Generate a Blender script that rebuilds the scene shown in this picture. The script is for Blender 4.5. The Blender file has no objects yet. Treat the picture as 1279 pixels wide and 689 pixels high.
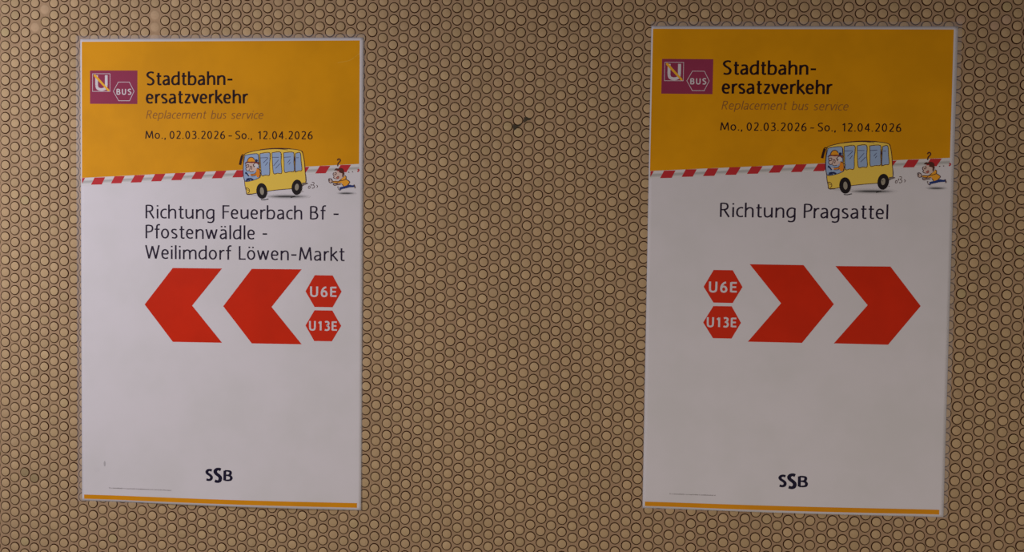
import bpy, bmesh, math, random
import numpy as np
from mathutils import Vector, Matrix

SC = bpy.context.scene
COL = SC.collection

# ---------------------------------------------------------------- camera
CAM_ROWS = ((0.998381,-0.01769,0.05406,0.12508),(0.054535,0.02757,-0.998131,-1.632821),(0.016167,0.999463,0.02849,1.554537),(0,0,0,1))
cam = bpy.data.cameras.new('camera'); cam_ob = bpy.data.objects.new('camera', cam); COL.objects.link(cam_ob)
cam.sensor_fit = 'HORIZONTAL'; cam.sensor_width = 36.0; cam.lens = 1000.0/1279*36; cam.clip_start = 0.02
cam_ob.matrix_world = Matrix(CAM_ROWS)
SC.camera = cam_ob

# ---------------------------------------------------------------- world, lights, exposure
SC.view_settings.view_transform = 'Standard'; SC.view_settings.look = 'None'
SC.view_settings.exposure = 0.0; SC.view_settings.gamma = 1.0; SC.view_settings.use_curve_mapping = False
W = bpy.data.worlds.new('dim_passage'); SC.world = W; W.use_nodes = True
W.node_tree.nodes['Background'].inputs[0].default_value = (1.0, 0.90, 0.84, 1)
W.node_tree.nodes['Background'].inputs[1].default_value = 0.09

def lamp(name, kind, loc, target, energy, color, **kw):
    l = bpy.data.lights.new(name, kind); o = bpy.data.objects.new(name, l); COL.objects.link(o)
    o.location = loc; o.rotation_euler = (Vector(target)-Vector(loc)).to_track_quat('-Z', 'Y').to_euler()
    l.energy = energy; l.color = color
    for k, v in kw.items(): setattr(l, k, v)
    return o
# a display lamp high on the left close to the wall, and a long low fill strip, unseen, added to grade the wall's brightness
lamp('display_lamp', 'AREA', (-1.52, -1.15, 1.92), (-1.1, 0, 1.6), 13.4, (0.90, 0.92, 1.0), shape='RECTANGLE', size=0.5, size_y=0.12)
lamp('fill_strip', 'AREA', (0.55, -1.55, 1.00), (0.55, 0, 1.10), 12.9, (1.0, 0.95, 0.81), shape='RECTANGLE', size=3.6, size_y=0.12)

# ---------------------------------------------------------------- measured layout, millimetres on each sheet and on the wall
LEFT_TEXT = {'heading_text': [('Stadtbahn-',140.3,326.0,95.9,27.6),('ersatzverkehr',139.8,358.7,133.8,27.6)],'subtitle_text': [('Replacement',140.2,269.9,165.3,17.3),
 ('bus',277.8,311.4,165.5,17.2),('service',320.1,388.7,165.8,17.2)],'date_text': [('Mo.,',138.4,182.3,206.8,16.5),('02.03.2026',190.5,308.2,207.0,16.4),
 ('–',314.1,324.1,206.9,16.4),('So.,',329.3,365.1,207.1,16.5),('12.04.2026',376.9,492.0,207.1,16.5)],'destination_text': [('Richtung',138.9,285.9,372.6,
 28.5),('Feuerbach',302.7,470.7,372.0,28.2),('Bf',486.9,522.0,371.8,28.0),('-',534.3,548.3,371.6,28.0),('Pfostenwäldle',138.8,371.4,414.3,28.5),('-',385.9,
 398.7,413.9,28.2),('Weilimdorf',137.7,323.7,457.0,28.5),('Löwen-Markt',337.4,561.4,456.6,28.4)],'b1': [('U6E',487.8,545.4,530.7,20.9)],'b2': [('U13E',485.9,
 546.4,600.6,19.3)],'service': [('BUS',77.3,109.6,115.4,11.5)],'U': [('U',31.9,58.5,106.1,30.8)],'logo': [('S',267.2,284.5,919.5,22.7),('S',284.5,304.4,
 922.3,28.1),('B',306.4,326.3,919.2,21.8)],'imprint_text': [('SSB  x 12/25,Pilz uday,Feuerbach/Pfostenwäldle/Weilimdorf',58.9,194.3,944.5,3.4)]}
RIGHT_TEXT = {'destination_text': [('Richtung',143.1,292.5,379.6,28.7),('Pragsattel',308.2,472.8,379.5,28.6)],'b1': [('U6E',124.2,181.9,530.5,21.0)],'b2': [('U13E',
 121.5,182.5,600.6,19.4)],'logoR': [('SSB',270.2,328.3,919.5,22.8)],'headR': [('x',141.2,362.3,133.8,27.0)],'imprint_text': [('SSB  x 12/25,Pilz uday,Richtung Pragsattel',
 54.1,145.1,942.9,3.5)]}
LEFT_SHAPES = {'arrows': [[(136.7,553.0),(197.1,475.6),(301.8,475.4),(238.2,553.8),(301.9,630.3),(197.0,630.5)],[(304.4,553.9),(364.9,475.2),(470.0,474.8),(406.8,553.7),
 (470.5,630.1),(365.2,630.4)]],'badges': [[(478.2,520.1),(497.4,486.5),(534.8,486.6),(553.7,519.6),(535.1,552.2),(497.3,552.2)],[(478.5,591.0),(497.2,559.1),
 (534.5,559.0),(553.2,590.3),(533.9,622.7),(496.9,622.8)]]}
RIGHT_SHAPES = {'badges': [[(113.8,520.1),(133.0,486.0),(170.8,485.9),(190.9,519.2),(172.2,551.8),(134.0,551.7)],[(114.3,592.0),(134.0,558.6),(170.3,558.4),(189.6,591.3),
 (171.4,623.4),(134.6,623.5)]],'arrows': [[(204.2,473.3),(310.4,473.3),(371.8,550.4),(310.9,629.2),(204.0,629.0),(267.9,550.6)],[(373.0,474.2),(480.0,473.4),
 (540.8,550.9),(479.7,629.2),(373.7,628.8),(437.8,551.1)]]}
COMMON = {'panel': [(3.6,5.3),(588.5,6.8),(588.9,257.6),(2.2,289.8)],'footer': [(4.6,959.3),(588.6,957.5),(588.6,967.1),(4.6,968.2)],'badge': [(20.7,65.4),(122.1,
 65.7),(121.8,135.0),(20.4,134.5)],'ubox': [(26.2,72.1),(63.6,72.2),(63.5,108.8),(26.1,108.8)],'slash': [(28.6,73.7),(32.2,73.6),(62.0,105.5),(62.0,108.3),
 (58.9,108.3),(28.9,77.1)],'hex': [(70.6,108.7),(81.3,89.5),(104.9,89.6),(114.9,108.7),(105.3,128.2),(81.9,128.2)],'crease': [(543.5,51.1),(566.7,47.1),
 (578.2,40.6),(588.1,32.5),(596.3,26.0)],'bars': [[(2.5,289.7),(9.3,289.2),(3.0,300.3),(2.5,300.8)],[(29.6,288.3),(52.4,287.6),(45.0,302.6),(22.0,303.3)],
 [(72.7,285.4),(94.5,284.8),(86.9,299.7),(64.8,300.4)],[(116.1,283.0),(137.6,282.4),(129.5,297.6),(107.1,298.3)],[(159.6,280.2),(181.6,279.6),(172.4,295.0),
 (151.0,295.6)],[(202.9,278.1),(224.6,277.5),(215.2,292.4),(193.8,293.0)],[(246.4,275.3),(267.7,274.6),(257.9,289.8),(236.6,290.4)],[(289.8,273.2),(311.0,
 272.6),(301.4,288.0),(280.2,288.6)],[(333.0,271.4),(354.9,270.8),(344.9,285.7),(323.6,286.3)],[(464.0,264.4),(485.4,263.8),(477.4,275.4),(454.7,276.0)],
 [(507.2,261.8),(528.8,261.2),(519.3,276.5),(497.7,277.1)],[(550.5,259.5),(572.2,258.9),(562.5,274.1),(541.3,274.8)]]}
ART = {'bus_body': [('fill','bus_yellow',[(348.2,241.1),(352.5,236.7),(372.1,231.3),(397.5,227.9),(420.9,226.7),(448.2,227.3),(468.0,230.9),(471.9,238.7),(474.7,
 253.0),(476.5,274.1),(477.5,297.0),(460.1,306.7),(448.4,308.7),(425.0,310.8),(399.7,313.9),(372.3,318.9),(355.6,321.3),(353.0,314.2),(350.3,301.7),(349.5,
 292.1),(346.7,279.6),(347.1,260.4)],0,0),('line','outline',[(348.2,241.1),(352.5,236.7),(372.1,231.3),(397.5,227.9),(420.9,226.7),(448.2,227.3),(468.0,
 230.9),(471.9,238.7),(474.7,253.0),(476.5,274.1),(477.5,297.0),(460.1,306.7),(448.4,308.7),(425.0,310.8),(399.7,313.9),(372.3,318.9),(355.6,321.3),(353.0,
 314.2),(350.3,301.7),(349.5,292.1),(346.7,279.6),(347.1,260.4),(348.2,241.1)],1.0,1),('line','outline',[(381.9,229.1),(401.4,226.9),(420.9,225.9),(440.4,
 226.4),(448.2,227.5)],1.2,1),('line','outline',[(401.4,227.7),(420.9,227.2),(440.4,229.1)],0.8,1),('line','mirror',[(344.3,241.7),(341.8,250.8),(339.8,
 260.4)],3.6,0),('line','mirror',[(339.8,260.4),(343.7,241.7),(345.1,239.8),(349.6,240.2)],1.2,1),('line','outline',[(352.6,307.5),(356.6,308.4),(359.5,
 311.3),(359.7,316.1),(356.6,318.6)],1.0,1),('line','outline',[(352.3,308.4),(354.6,311.3),(358.5,313.2)],0.7,1),('line','outline',[(355.6,320.9),(364.8,
 320.5)],1.4,1),('line','outline',[(453.7,241.7),(455.6,257.0),(456.1,275.1)],1.4,1),('line','outline',[(379.6,241.0),(381.2,255.4),(382.0,266.9)],0.8,1),
 ('fill','exhaust',[(470.2,297.1),(477.5,296.1),(481.8,297.4),(477.6,299.9),(470.8,301.3)],0,0),('line','outline',[(470.2,297.1),(477.5,296.3),(481.8,297.6),
 (476.6,299.7)],0.6,1)],'windshield': [('fill','bus_glass',[(350.6,240.6),(363.3,238.2),(377.6,238.1),(379.2,251.6),(380.4,266.9),(383.0,283.2),(375.7,289.0),
 (362.4,293.2),(351.1,294.0),(347.5,281.5),(347.5,259.8)],0,0),('line','blue_line',[(350.6,240.6),(363.3,238.2),(377.6,238.1),(379.2,251.6),(380.4,266.9),
 (383.0,283.2),(375.7,289.0),(362.4,293.2),(351.1,294.0),(347.5,281.5),(347.5,259.8),(350.6,240.6)],1.0,1)],'window': [[('fill','bus_glass',[(381.9,237.2),
 (402.4,235.4),(402.1,258.2),(401.9,280.6),(393.7,281.1),(385.5,281.9),(383.5,259.2)],0,0),('line','outline',[(381.9,237.2),(402.4,235.4),(402.1,258.2),
 (401.9,280.6),(393.7,281.1),(385.5,281.9),(383.5,259.2),(381.9,237.2)],0.9,1),('line','blue_line',[(382.9,245.8),(398.5,245.0)],0.8,0),('line','blue_line',
 [(388.8,256.3),(399.1,246.1)],0.8,0),('line','blue_line',[(393.3,261.5),(398.5,254.5)],0.8,0)],[('fill','bus_glass',[(407.3,235.3),(425.2,234.1),(426.1,
 255.2),(427.5,276.3),(419.1,276.9),(410.9,277.7),(408.5,259.1)],0,0),('line','outline',[(407.3,235.3),(425.2,234.1),(426.1,255.2),(427.5,276.3),(419.1,
 276.9),(410.9,277.7),(408.5,259.1),(407.3,235.3)],0.9,1),('line','blue_line',[(408.5,244.5),(421.5,244.5)],0.8,0),('line','blue_line',[(410.7,262.0),(421.0,
 249.5)],0.8,0),('line','blue_line',[(414.8,267.3),(423.9,257.5)],0.8,0)],[('fill','bus_glass',[(431.6,235.2),(452.1,234.4),(452.9,253.1),(453.6,272.3),
 (443.4,273.7),(433.9,274.7),(432.7,255.2)],0,0),('line','outline',[(431.6,235.2),(452.1,234.4),(452.9,253.1),(453.6,272.3),(443.4,273.7),(433.9,274.7),
 (432.7,255.2),(431.6,235.2)],0.9,1),('line','blue_line',[(432.6,244.4),(446.3,243.4)],0.8,0),('line','blue_line',[(439.9,255.5),(445.1,249.0)],0.8,0),('line',
 'blue_line',[(442.4,259.3),(445.9,254.7)],0.8,0)],[('fill','bus_glass',[(456.7,236.3),(466.1,234.9),(468.1,252.1),(469.7,270.3),(462.9,271.8),(456.5,272.8),
 (456.0,255.0)],0,0),('line','outline',[(456.7,236.3),(466.1,234.9),(468.1,252.1),(469.7,270.3),(462.9,271.8),(456.5,272.8),(456.0,255.0),(456.7,236.3)],
 0.9,1),('line','blue_line',[(457.9,245.1),(463.4,245.1)],0.8,0)]],'wheel': [[('fill','tyre',[(397.3,313.0),(397.2,317.6),(396.2,321.8),(394.4,325.5),(391.9,
 328.2),(388.9,329.7),(385.7,330.0),(382.5,329.0),(379.6,326.8),(377.2,323.5),(375.5,319.4),(374.6,314.9),(374.7,310.4),(375.7,306.1),(377.5,302.4),(380.0,
 299.7),(383.0,298.2),(386.2,297.9),(389.4,298.9),(392.4,301.2),(394.7,304.4),(396.4,308.5)],0,0),('fill','hub',[(390.4,313.7),(390.4,317.2),(389.5,320.0),
 (388.1,321.7),(386.2,321.9),(384.4,320.5),(383.0,317.9),(382.3,314.6),(382.3,311.1),(383.2,308.3),(384.7,306.6),(386.5,306.4),(388.3,307.8),(389.7,310.4)],
 0,0)],[('fill','tyre',[(470.4,306.6),(469.6,310.9),(468.0,314.9),(465.7,318.1),(462.9,320.4),(459.8,321.4),(456.7,321.2),(453.9,319.7),(451.5,317.1),(449.7,
 313.6),(448.7,309.4),(448.6,305.0),(449.4,300.6),(451.0,296.6),(453.3,293.4),(456.1,291.2),(459.2,290.1),(462.3,290.4),(465.1,291.8),(467.5,294.4),(469.3,
 298.0),(470.3,302.1)],0,0),('fill','hub',[(463.6,305.8),(462.9,308.7),(461.5,311.0),(459.7,312.2),(457.9,312.0),(456.4,310.5),(455.5,308.0),(455.4,305.0),
 (456.1,302.1),(457.5,299.8),(459.3,298.6),(461.1,298.8),(462.6,300.2),(463.5,302.7)],0,0)]],'bus_shadow': [('fill','soft0',[(487.3,324.5),(485.7,326.0),
 (480.9,327.5),(473.1,328.7),(463.1,329.7),(451.3,330.4),(438.7,330.7),(426.1,330.6),(414.3,330.1),(404.2,329.2),(396.5,328.1),(391.6,326.8),(389.9,325.3),
 (391.6,323.8),(396.4,322.3),(404.2,321.1),(414.3,320.1),(426.1,319.4),(438.7,319.1),(451.3,319.3),(463.0,319.7),(473.1,320.6),(480.8,321.7),(485.7,323.1)],
 0,0),('fill','soft1',[(483.5,324.6),(481.9,325.8),(477.5,326.9),(470.4,327.9),(461.1,328.7),(450.3,329.3),(438.7,329.5),(427.1,329.4),(416.3,329.1),(407.0,
 328.4),(399.8,327.5),(395.4,326.4),(393.8,325.2),(395.3,324.0),(399.8,322.9),(407.0,321.9),(416.3,321.1),(427.1,320.5),(438.7,320.3),(450.3,320.4),(461.1,
 320.7),(470.4,321.4),(477.5,322.3),(481.9,323.4)],0,0),('fill','soft2',[(478.6,324.6),(477.3,325.5),(473.3,326.4),(466.9,327.2),(458.7,327.9),(449.1,328.3),
 (438.7,328.5),(428.4,328.5),(418.7,328.2),(410.4,327.7),(404.1,327.0),(400.1,326.1),(398.7,325.2),(400.1,324.3),(404.1,323.4),(410.4,322.6),(418.7,321.9),
 (428.4,321.5),(438.7,321.3),(449.0,321.4),(458.7,321.6),(466.9,322.2),(473.3,322.8),(477.2,323.7)],0,0),('fill','soft3',[(472.8,324.6),(471.6,325.3),(468.2,
 326.0),(462.8,326.6),(455.8,327.1),(447.6,327.4),(438.7,327.6),(429.9,327.6),(421.7,327.3),(414.6,327.0),(409.2,326.5),(405.7,325.8),(404.6,325.2),(405.7,
 324.5),(409.1,323.8),(414.6,323.2),(421.7,322.7),(429.9,322.4),(438.7,322.2),(447.5,322.3),(455.8,322.5),(462.8,322.8),(468.2,323.3),(471.6,324.0)],0,0),
 ('fill','soft4',[(466.0,324.7),(465.1,325.2),(462.3,325.6),(458.0,326.1),(452.4,326.4),(445.8,326.6),(438.7,326.7),(431.7,326.7),(425.1,326.6),(419.4,326.4),
 (415.1,326.0),(412.3,325.6),(411.4,325.1),(412.3,324.6),(415.1,324.2),(419.4,323.7),(425.1,323.4),(431.7,323.2),(438.7,323.1),(445.8,323.1),(452.4,323.2),
 (458.0,323.5),(462.3,323.8),(465.0,324.2)],0,0),('fill','soft5',[(458.2,324.8),(457.5,325.0),(455.6,325.3),(452.5,325.6),(448.5,325.8),(443.8,325.9),(438.7,
 326.0),(433.7,326.0),(429.0,325.9),(424.9,325.8),(421.8,325.6),(419.9,325.3),(419.2,325.1),(419.9,324.8),(421.8,324.5),(424.9,324.2),(429.0,324.0),(433.7,
 323.9),(438.7,323.8),(443.8,323.8),(448.5,323.9),(452.5,324.0),(455.6,324.2),(457.5,324.5)],0,0),('line','tyre',[(384.0,331.7),(390.9,332.2),(399.7,330.2)],
 1.2,1),('line','tyre',[(446.5,327.0),(451.4,325.6),(456.2,324.4)],1.5,1),('line','outline',[(470.8,315.3),(472.2,313.9)],0.8,1),('fill','soft1',[(389.9,
 322.6),(388.1,323.4),(383.1,324.0),(376.2,324.2),(369.3,324.1),(364.3,323.5),(362.5,322.8),(364.3,322.0),(369.3,321.4),(376.2,321.1),(383.0,321.3),(388.1,
 321.8)],0,0)],'exhaust_puff': [('line','outline',[(485.3,302.7),(483.4,304.6),(483.4,307.5),(486.1,307.7),(487.2,304.6),(485.3,302.7)],0.8,1),('line','outline',
 [(488.0,300.8),(489.9,299.8),(489.2,303.1)],0.8,1),('line','outline',[(490.5,295.4),(494.4,295.4),(495.0,298.4),(492.5,300.8),(495.8,302.7),(495.4,306.1),
 (491.9,307.7),(491.1,306.1)],0.8,1),('line','outline',[(500.2,301.1),(502.6,303.0),(500.8,306.1)],0.8,1)],'driver': [('fill','skin',[(352.9,260.3),(354.1,
 257.3),(360.9,255.8),(370.6,256.0),(375.5,259.6),(375.6,268.0),(372.1,272.2),(366.4,275.0),(359.7,273.1),(354.8,271.7),(352.9,265.7)],0,0),('fill','glass_white',
 [(378.8,261.4),(378.6,262.8),(378.0,264.1),(377.1,265.2),(375.9,266.0),(374.5,266.4),(373.0,266.4),(371.6,266.0),(370.4,265.2),(369.4,264.2),(368.8,262.8),
 (368.6,261.4),(368.8,260.0),(369.4,258.7),(370.3,257.6),(371.6,256.8),(373.0,256.4),(374.4,256.4),(375.8,256.8),(377.1,257.6),(378.0,258.7),(378.6,260.0)],
 0,0),('line','outline',[(370.4,265.2),(369.4,264.2),(368.8,262.8),(368.6,261.4),(368.8,260.0),(369.4,258.7),(370.3,257.6),(371.6,256.8),(373.0,256.4),(374.4,
 256.4),(375.8,256.8),(377.1,257.6),(378.0,258.7),(378.6,260.0)],1.1,1),('line','outline',[(352.3,258.5),(352.3,263.3),(353.8,265.7),(352.3,268.1),(353.8,
 271.7),(356.6,272.9),(359.7,271.1),(361.5,266.9),(362.3,262.7),(365.2,265.6),(363.9,270.5)],1.0,1),('line','outline',[(353.5,262.1),(355.7,259.9),(358.4,
 260.6),(358.4,263.9),(355.4,265.1),(352.9,264.5)],1.1,1),('line','outline',[(367.6,259.6),(368.8,262.6),(371.9,263.2)],1.0,1),('line','outline',[(359.7,
 273.1),(363.3,275.0),(368.8,274.0)],0.9,1),('fill','coat_orange',[(374.9,268.6),(379.2,266.8),(381.1,271.6),(381.7,283.0),(376.8,286.0),(373.1,281.8),(363.4,
 282.5),(362.7,279.5),(370.7,278.2),(373.7,275.2)],0,0),('line','outline',[(375.6,266.8),(382.3,270.4),(384.7,273.9),(381.7,283.0),(382.9,283.0)],1.0,1),
 ('line','outline',[(362.7,279.5),(370.7,278.6),(373.7,275.2)],0.9,1),('line','outline',[(363.4,283.1),(370.7,283.0),(373.7,280.0)],0.9,1),('fill','skin',
 [(362.9,281.7),(362.1,282.3),(360.8,282.4),(359.4,281.9),(358.2,281.0),(357.6,279.9),(357.7,279.0),(358.5,278.3),(359.8,278.3),(361.2,278.7),(362.3,279.6),
 (363.0,280.7)],0,0),('line','navy',[(351.7,275.3),(356.0,280.1),(358.5,283.7)],2.0,1),('line','navy',[(351.1,277.7),(353.5,278.9)],1.2,1),('line','navy',
 [(353.6,290.9),(358.5,289.1),(364.0,289.7),(367.7,291.1)],2.6,1),('line','navy',[(352.3,293.4),(357.2,291.9),(360.9,292.3)],1.6,1),('line','navy',[(362.7,
 287.3),(365.2,289.7)],1.2,1),('fill','cap_orange',[(355.7,253.7),(356.9,249.1),(359.6,245.9),(363.3,244.7),(367.6,245.8),(370.6,249.8),(371.3,253.6),(363.3,
 254.6)],0,0),('line','outline',[(355.7,253.7),(356.9,249.1),(359.6,245.9),(363.3,244.7),(367.6,245.8),(370.6,249.8)],1.1,1),('line','brim',[(352.3,256.3),
 (356.0,254.6),(364.5,255.4),(371.9,254.8),(379.8,257.2)],1.8,1),('line','outline',[(350.5,257.9),(353.5,255.9),(364.5,254.2),(376.8,254.8),(380.4,256.6)],
 1.0,1),('fill','navy',[(377.4,251.5),(377.1,252.7),(376.3,253.7),(375.2,254.2),(373.9,254.3),(372.8,253.7),(372.0,252.8),(371.7,251.6),(372.0,250.4),(372.8,
 249.4),(373.9,248.9),(375.2,248.9),(376.3,249.4),(377.1,250.4)],0,0)],'question_mark': [('line','brown',[(543.7,250.6),(545.1,247.6),(548.1,247.4),(549.7,
 250.0),(548.5,253.0),(545.8,255.4),(544.6,258.4),(544.3,262.2)],1.9,1)],'runner': [('fill','soft0',[(583.4,317.2),(582.7,318.3),(580.6,319.2),(577.2,320.0),
 (572.9,320.7),(567.8,321.1),(562.3,321.3),(556.9,321.2),(551.8,320.8),(547.4,320.2),(544.1,319.5),(541.9,318.6),(541.2,317.6),(541.9,316.5),(544.0,315.6),
 (547.4,314.8),(551.8,314.1),(556.8,313.7),(562.3,313.5),(567.8,313.6),(572.9,314.0),(577.2,314.5),(580.6,315.3),(582.7,316.2)],0,0),('fill','soft1',[(581.7,
 317.3),(581.1,318.1),(579.1,318.8),(576.1,319.5),(572.0,320.0),(567.4,320.4),(562.3,320.5),(557.3,320.4),(552.6,320.2),(548.6,319.7),(545.5,319.1),(543.6,
 318.3),(542.9,317.5),(543.6,316.7),(545.5,316.0),(548.6,315.3),(552.6,314.8),(557.3,314.4),(562.3,314.3),(567.3,314.4),(572.0,314.6),(576.0,315.1),(579.1,
 315.7),(581.1,316.5)],0,0),('fill','soft2',[(579.6,317.3),(579.0,317.9),(577.3,318.5),(574.6,319.0),(571.0,319.4),(566.8,319.7),(562.3,319.8),(557.9,319.8),
 (553.7,319.6),(550.1,319.2),(547.3,318.7),(545.6,318.1),(545.0,317.5),(545.6,316.9),(547.3,316.3),(550.1,315.8),(553.7,315.4),(557.8,315.1),(562.3,315.0),
 (566.8,315.0),(571.0,315.2),(574.5,315.6),(577.3,316.1),(579.0,316.6)],0,0),('fill','soft3',[(577.1,317.3),(576.6,317.8),(575.1,318.2),(572.8,318.6),(569.7,
 318.9),(566.2,319.1),(562.3,319.2),(558.5,319.2),(554.9,319.0),(551.9,318.7),(549.5,318.4),(548.1,318.0),(547.6,317.5),(548.1,317.0),(549.5,316.6),(551.9,
 316.2),(554.9,315.9),(558.5,315.7),(562.3,315.6),(566.1,315.6),(569.7,315.8),(572.8,316.0),(575.1,316.4),(576.6,316.8)],0,0),('fill','soft4',[(574.1,317.3),
 (573.7,317.6),(572.6,317.9),(570.7,318.2),(568.2,318.4),(565.4,318.6),(562.3,318.6),(559.3,318.6),(556.4,318.5),(554.0,318.3),(552.1,318.1),(550.9,317.8),
 (550.5,317.5),(550.9,317.2),(552.1,316.9),(554.0,316.6),(556.4,316.4),(559.3,316.2),(562.3,316.2),(565.4,316.2),(568.2,316.3),(570.7,316.5),(572.6,316.7),
 (573.7,317.0)],0,0),('fill','soft5',[(570.8,317.3),(570.5,317.5),(569.6,317.7),(568.3,317.9),(566.5,318.0),(564.5,318.1),(562.3,318.1),(560.1,318.1),(558.1,
 318.1),(556.4,318.0),(555.0,317.8),(554.2,317.6),(553.9,317.5),(554.2,317.3),(555.0,317.1),(556.4,316.9),(558.1,316.8),(560.1,316.7),(562.3,316.7),(564.5,
 316.7),(566.5,316.7),(568.3,316.8),(569.6,317.0),(570.5,317.1)],0,0),('fill','skin',[(536.2,276.3),(539.8,272.9),(547.6,272.4),(553.7,276.2),(554.9,282.7),
 (552.5,287.5),(546.5,289.4),(540.5,288.4),(536.2,285.8),(537.1,282.9),(535.0,281.1)],0,0),('line','outline',[(537.0,274.9),(535.0,277.5),(535.4,280.5),
 (537.1,282.9),(535.6,285.2),(537.8,287.0),(542.3,288.2)],1.0,1),('line','outline',[(538.6,275.7),(541.0,275.1),(541.9,277.2),(540.4,279.3),(538.6,279.6),
 (538.0,277.5)],1.0,1),('fill','mouth',[(541.7,285.8),(545.3,282.8),(547.1,284.0),(545.9,287.0),(542.9,287.9)],0,0),('line','outline',[(541.7,285.8),(545.3,
 282.8),(547.1,284.0),(545.9,287.0),(542.9,287.9)],0.8,1),('fill','brown',[(536.8,270.3),(541.0,266.5),(545.2,266.9),(548.8,265.5),(554.3,266.4),(557.3,
 270.2),(557.9,276.2),(559.1,278.6),(555.5,277.4),(552.5,276.2),(547.1,274.4),(547.9,270.9),(542.2,270.9)],0,0),('fill','brown',[(554.3,275.6),(557.3,277.4),
 (556.7,282.1),(555.5,285.1),(554.0,282.2)],0,0),('fill','coat_yellow',[(533.3,293.0),(540.5,291.8),(546.5,292.9),(552.5,288.1),(557.9,283.3),(559.1,280.9),
 (562.2,282.7),(561.6,287.5),(569.4,294.0),(565.3,300.0),(558.0,304.2),(553.8,298.8),(552.6,295.9),(542.3,296.5),(536.3,295.4)],0,0),('line','outline',[(558.5,
 280.9),(561.9,283.3),(561.2,288.3),(556.2,290.7),(546.5,292.9)],1.0,1),('line','outline',[(561.2,288.3),(569.4,294.0),(565.3,300.0)],1.0,1),('line','outline',
 [(552.5,288.1),(546.5,292.7),(534.5,293.2)],0.9,1),('line','outline',[(533.3,295.4),(542.3,296.8),(545.9,294.1)],0.9,1),('line','outline',[(558.0,304.2),
 (553.8,298.8)],1.0,1),('fill','skin',[(535.7,297.8),(542.3,298.7),(550.8,296.7),(551.4,299.5),(542.9,300.4),(538.1,301.3)],0,0),('line','outline',[(534.5,
 297.5),(538.1,298.7),(551.4,296.5)],0.9,1),('line','outline',[(535.1,299.0),(538.1,301.3),(542.9,300.1),(550.8,299.1)],1.2,1),('fill','skin',[(533.0,292.4),
 (532.6,294.0),(531.3,295.1),(529.6,295.5),(527.9,295.1),(526.7,294.0),(526.2,292.5),(526.7,290.9),(527.9,289.8),(529.6,289.3),(531.3,289.7),(532.6,290.9)],
 0,0),('line','outline',[(525.4,288.9),(527.2,287.7),(530.8,288.3),(533.0,291.8),(532.1,295.4),(528.4,296.0),(526.6,293.7),(525.7,289.5)],1.1,1),('line',
 'outline',[(527.4,289.5),(528.4,293.0)],1.0,1),('fill','jeans',[(557.4,303.6),(567.1,300.0),(576.7,301.1),(578.5,298.9),(580.1,303.4),(576.7,304.7),(568.3,
 305.3),(561.1,307.1),(551.4,309.6),(550.8,312.0),(548.8,309.6),(549.6,305.4)],0,0),('line','outline',[(544.8,303.7),(546.6,308.4),(549.3,311.4)],1.4,1),
 ('fill','glass_white',[(545.4,304.9),(548.0,306.0),(549.3,310.2),(546.6,308.4)],0,0),('line','outline',[(578.5,299.9),(580.6,304.6),(580.1,307.0)],1.2,
 1),('line','outline',[(566.3,274.3),(568.4,274.0)],1.2,0),('line','outline',[(574.4,273.5),(576.0,273.5)],1.2,0)],'mark_end': [('line','stripe_red',[(585.6,
 268.3),(588.3,269.1),(587.4,271.8),(585.2,272.7)],2.0,1)]}
TOPX = [29,26,37,31,31,7,11,11,10,3,7,5,13,9,12,10,6,3,0,6,6,5,6,1,3,8,9,10,10,12,12,15,12,13,12,14,26,26,31,26,22,27,24,29,29,30,32,31,37,40,36,39,34,25,26,28,
 20,21,22,24,28,29,35,37,29,34,29,33,27,29,23,27,21,24,23,27,23,33,30,28,26,33,30,34,31,17,22,20,21,20,18,23,21,21,26,22]
TOPY = [18,18,18,17,24,17,17,13,14,13,14,12,13,12,13,12,8,11,8,6,-4,-6,-4,-6,-3,-7,-3,-7,-3,-7,-3,-3,-3,-3,0,-4,-10,-9,-17,-9,-4,-5,-4,-23,-5,-5,-5,-6,-5,-11,
 -5,-7,-5,-7,-12,-7,-12,-8,-12,-8,-12,-13,-6,-9,-6,-9,-7,-10,-7,-10,-7,-10,-14,-15,-14,-16,-14,-16,-14,-16,-14,-17,-14,-17,-11,-18,-15,-18,-18,-18,-18,-22,
 -15,-27,-19,-24]
BOTX = [15,9,9,7,5,7,8,5,-1,-4,-6,-6,-11,-14,-19,-11,-15,-17,-17,-21,-22,-24,-24,-27,-29,-30,-35,-35,-37,-37,-41,-37,-34,-35,-34,-38,-36,-30,-22,-33,-35,-31,-34,
 -29,-34,-30,-33,-36,-36,-37,-34,-31,-33,-31,-35,-33,-36,-31,-33,-32,-33,-26,-32,-14,-26,-15,-13,-13,-16,-14,-16,-13,-13,-10,-10,-12,-16,-14,-15,4,-3,-3,
 -5,-5,-4,-4,-4,-4,-7,-8,-6,-11,-9,-8,-15,16]
BOTY = [17,10,15,16,20,22,15,18,17,18,24,15,15,11,10,-16,-18,-16,-16,-14,-14,-10,-10,-13,-9,-14,-7,-8,-3,-2,3,7,10,4,10,8,15,11,10,10,15,19,25,26,26,19,25,24,
 20,25,25,23,26,24,27,31,25,27,26,26,25,20,19,10,11,10,9,11,10,5,9,3,3,-1,1,-7,0,-4,-2,-13,-17,-23,-16,-25,-22,-25,-24,-21,-24,-23,-22,-25,-23,-25,-23,-20]
EL = [0,-15,5,0,-3,-9,-6,-5,0,-3,-5,-10,3,-2,-6,-5,2,4,2,8,5,11,12,9,4,11,7,-3,-7,-8,-9,-4,7,12,12,6,10,0,8,-1,0,-2,0,-2]
ER = [0,-2,13,8,18,18,20,10,17,13,14,11,8,10,12,15,12,11,14,18,17,15,9,13,13,13,18,7,14,15,16,22,-4,2,-1,2,2,0,3,-1,3,7,0,0]
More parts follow.
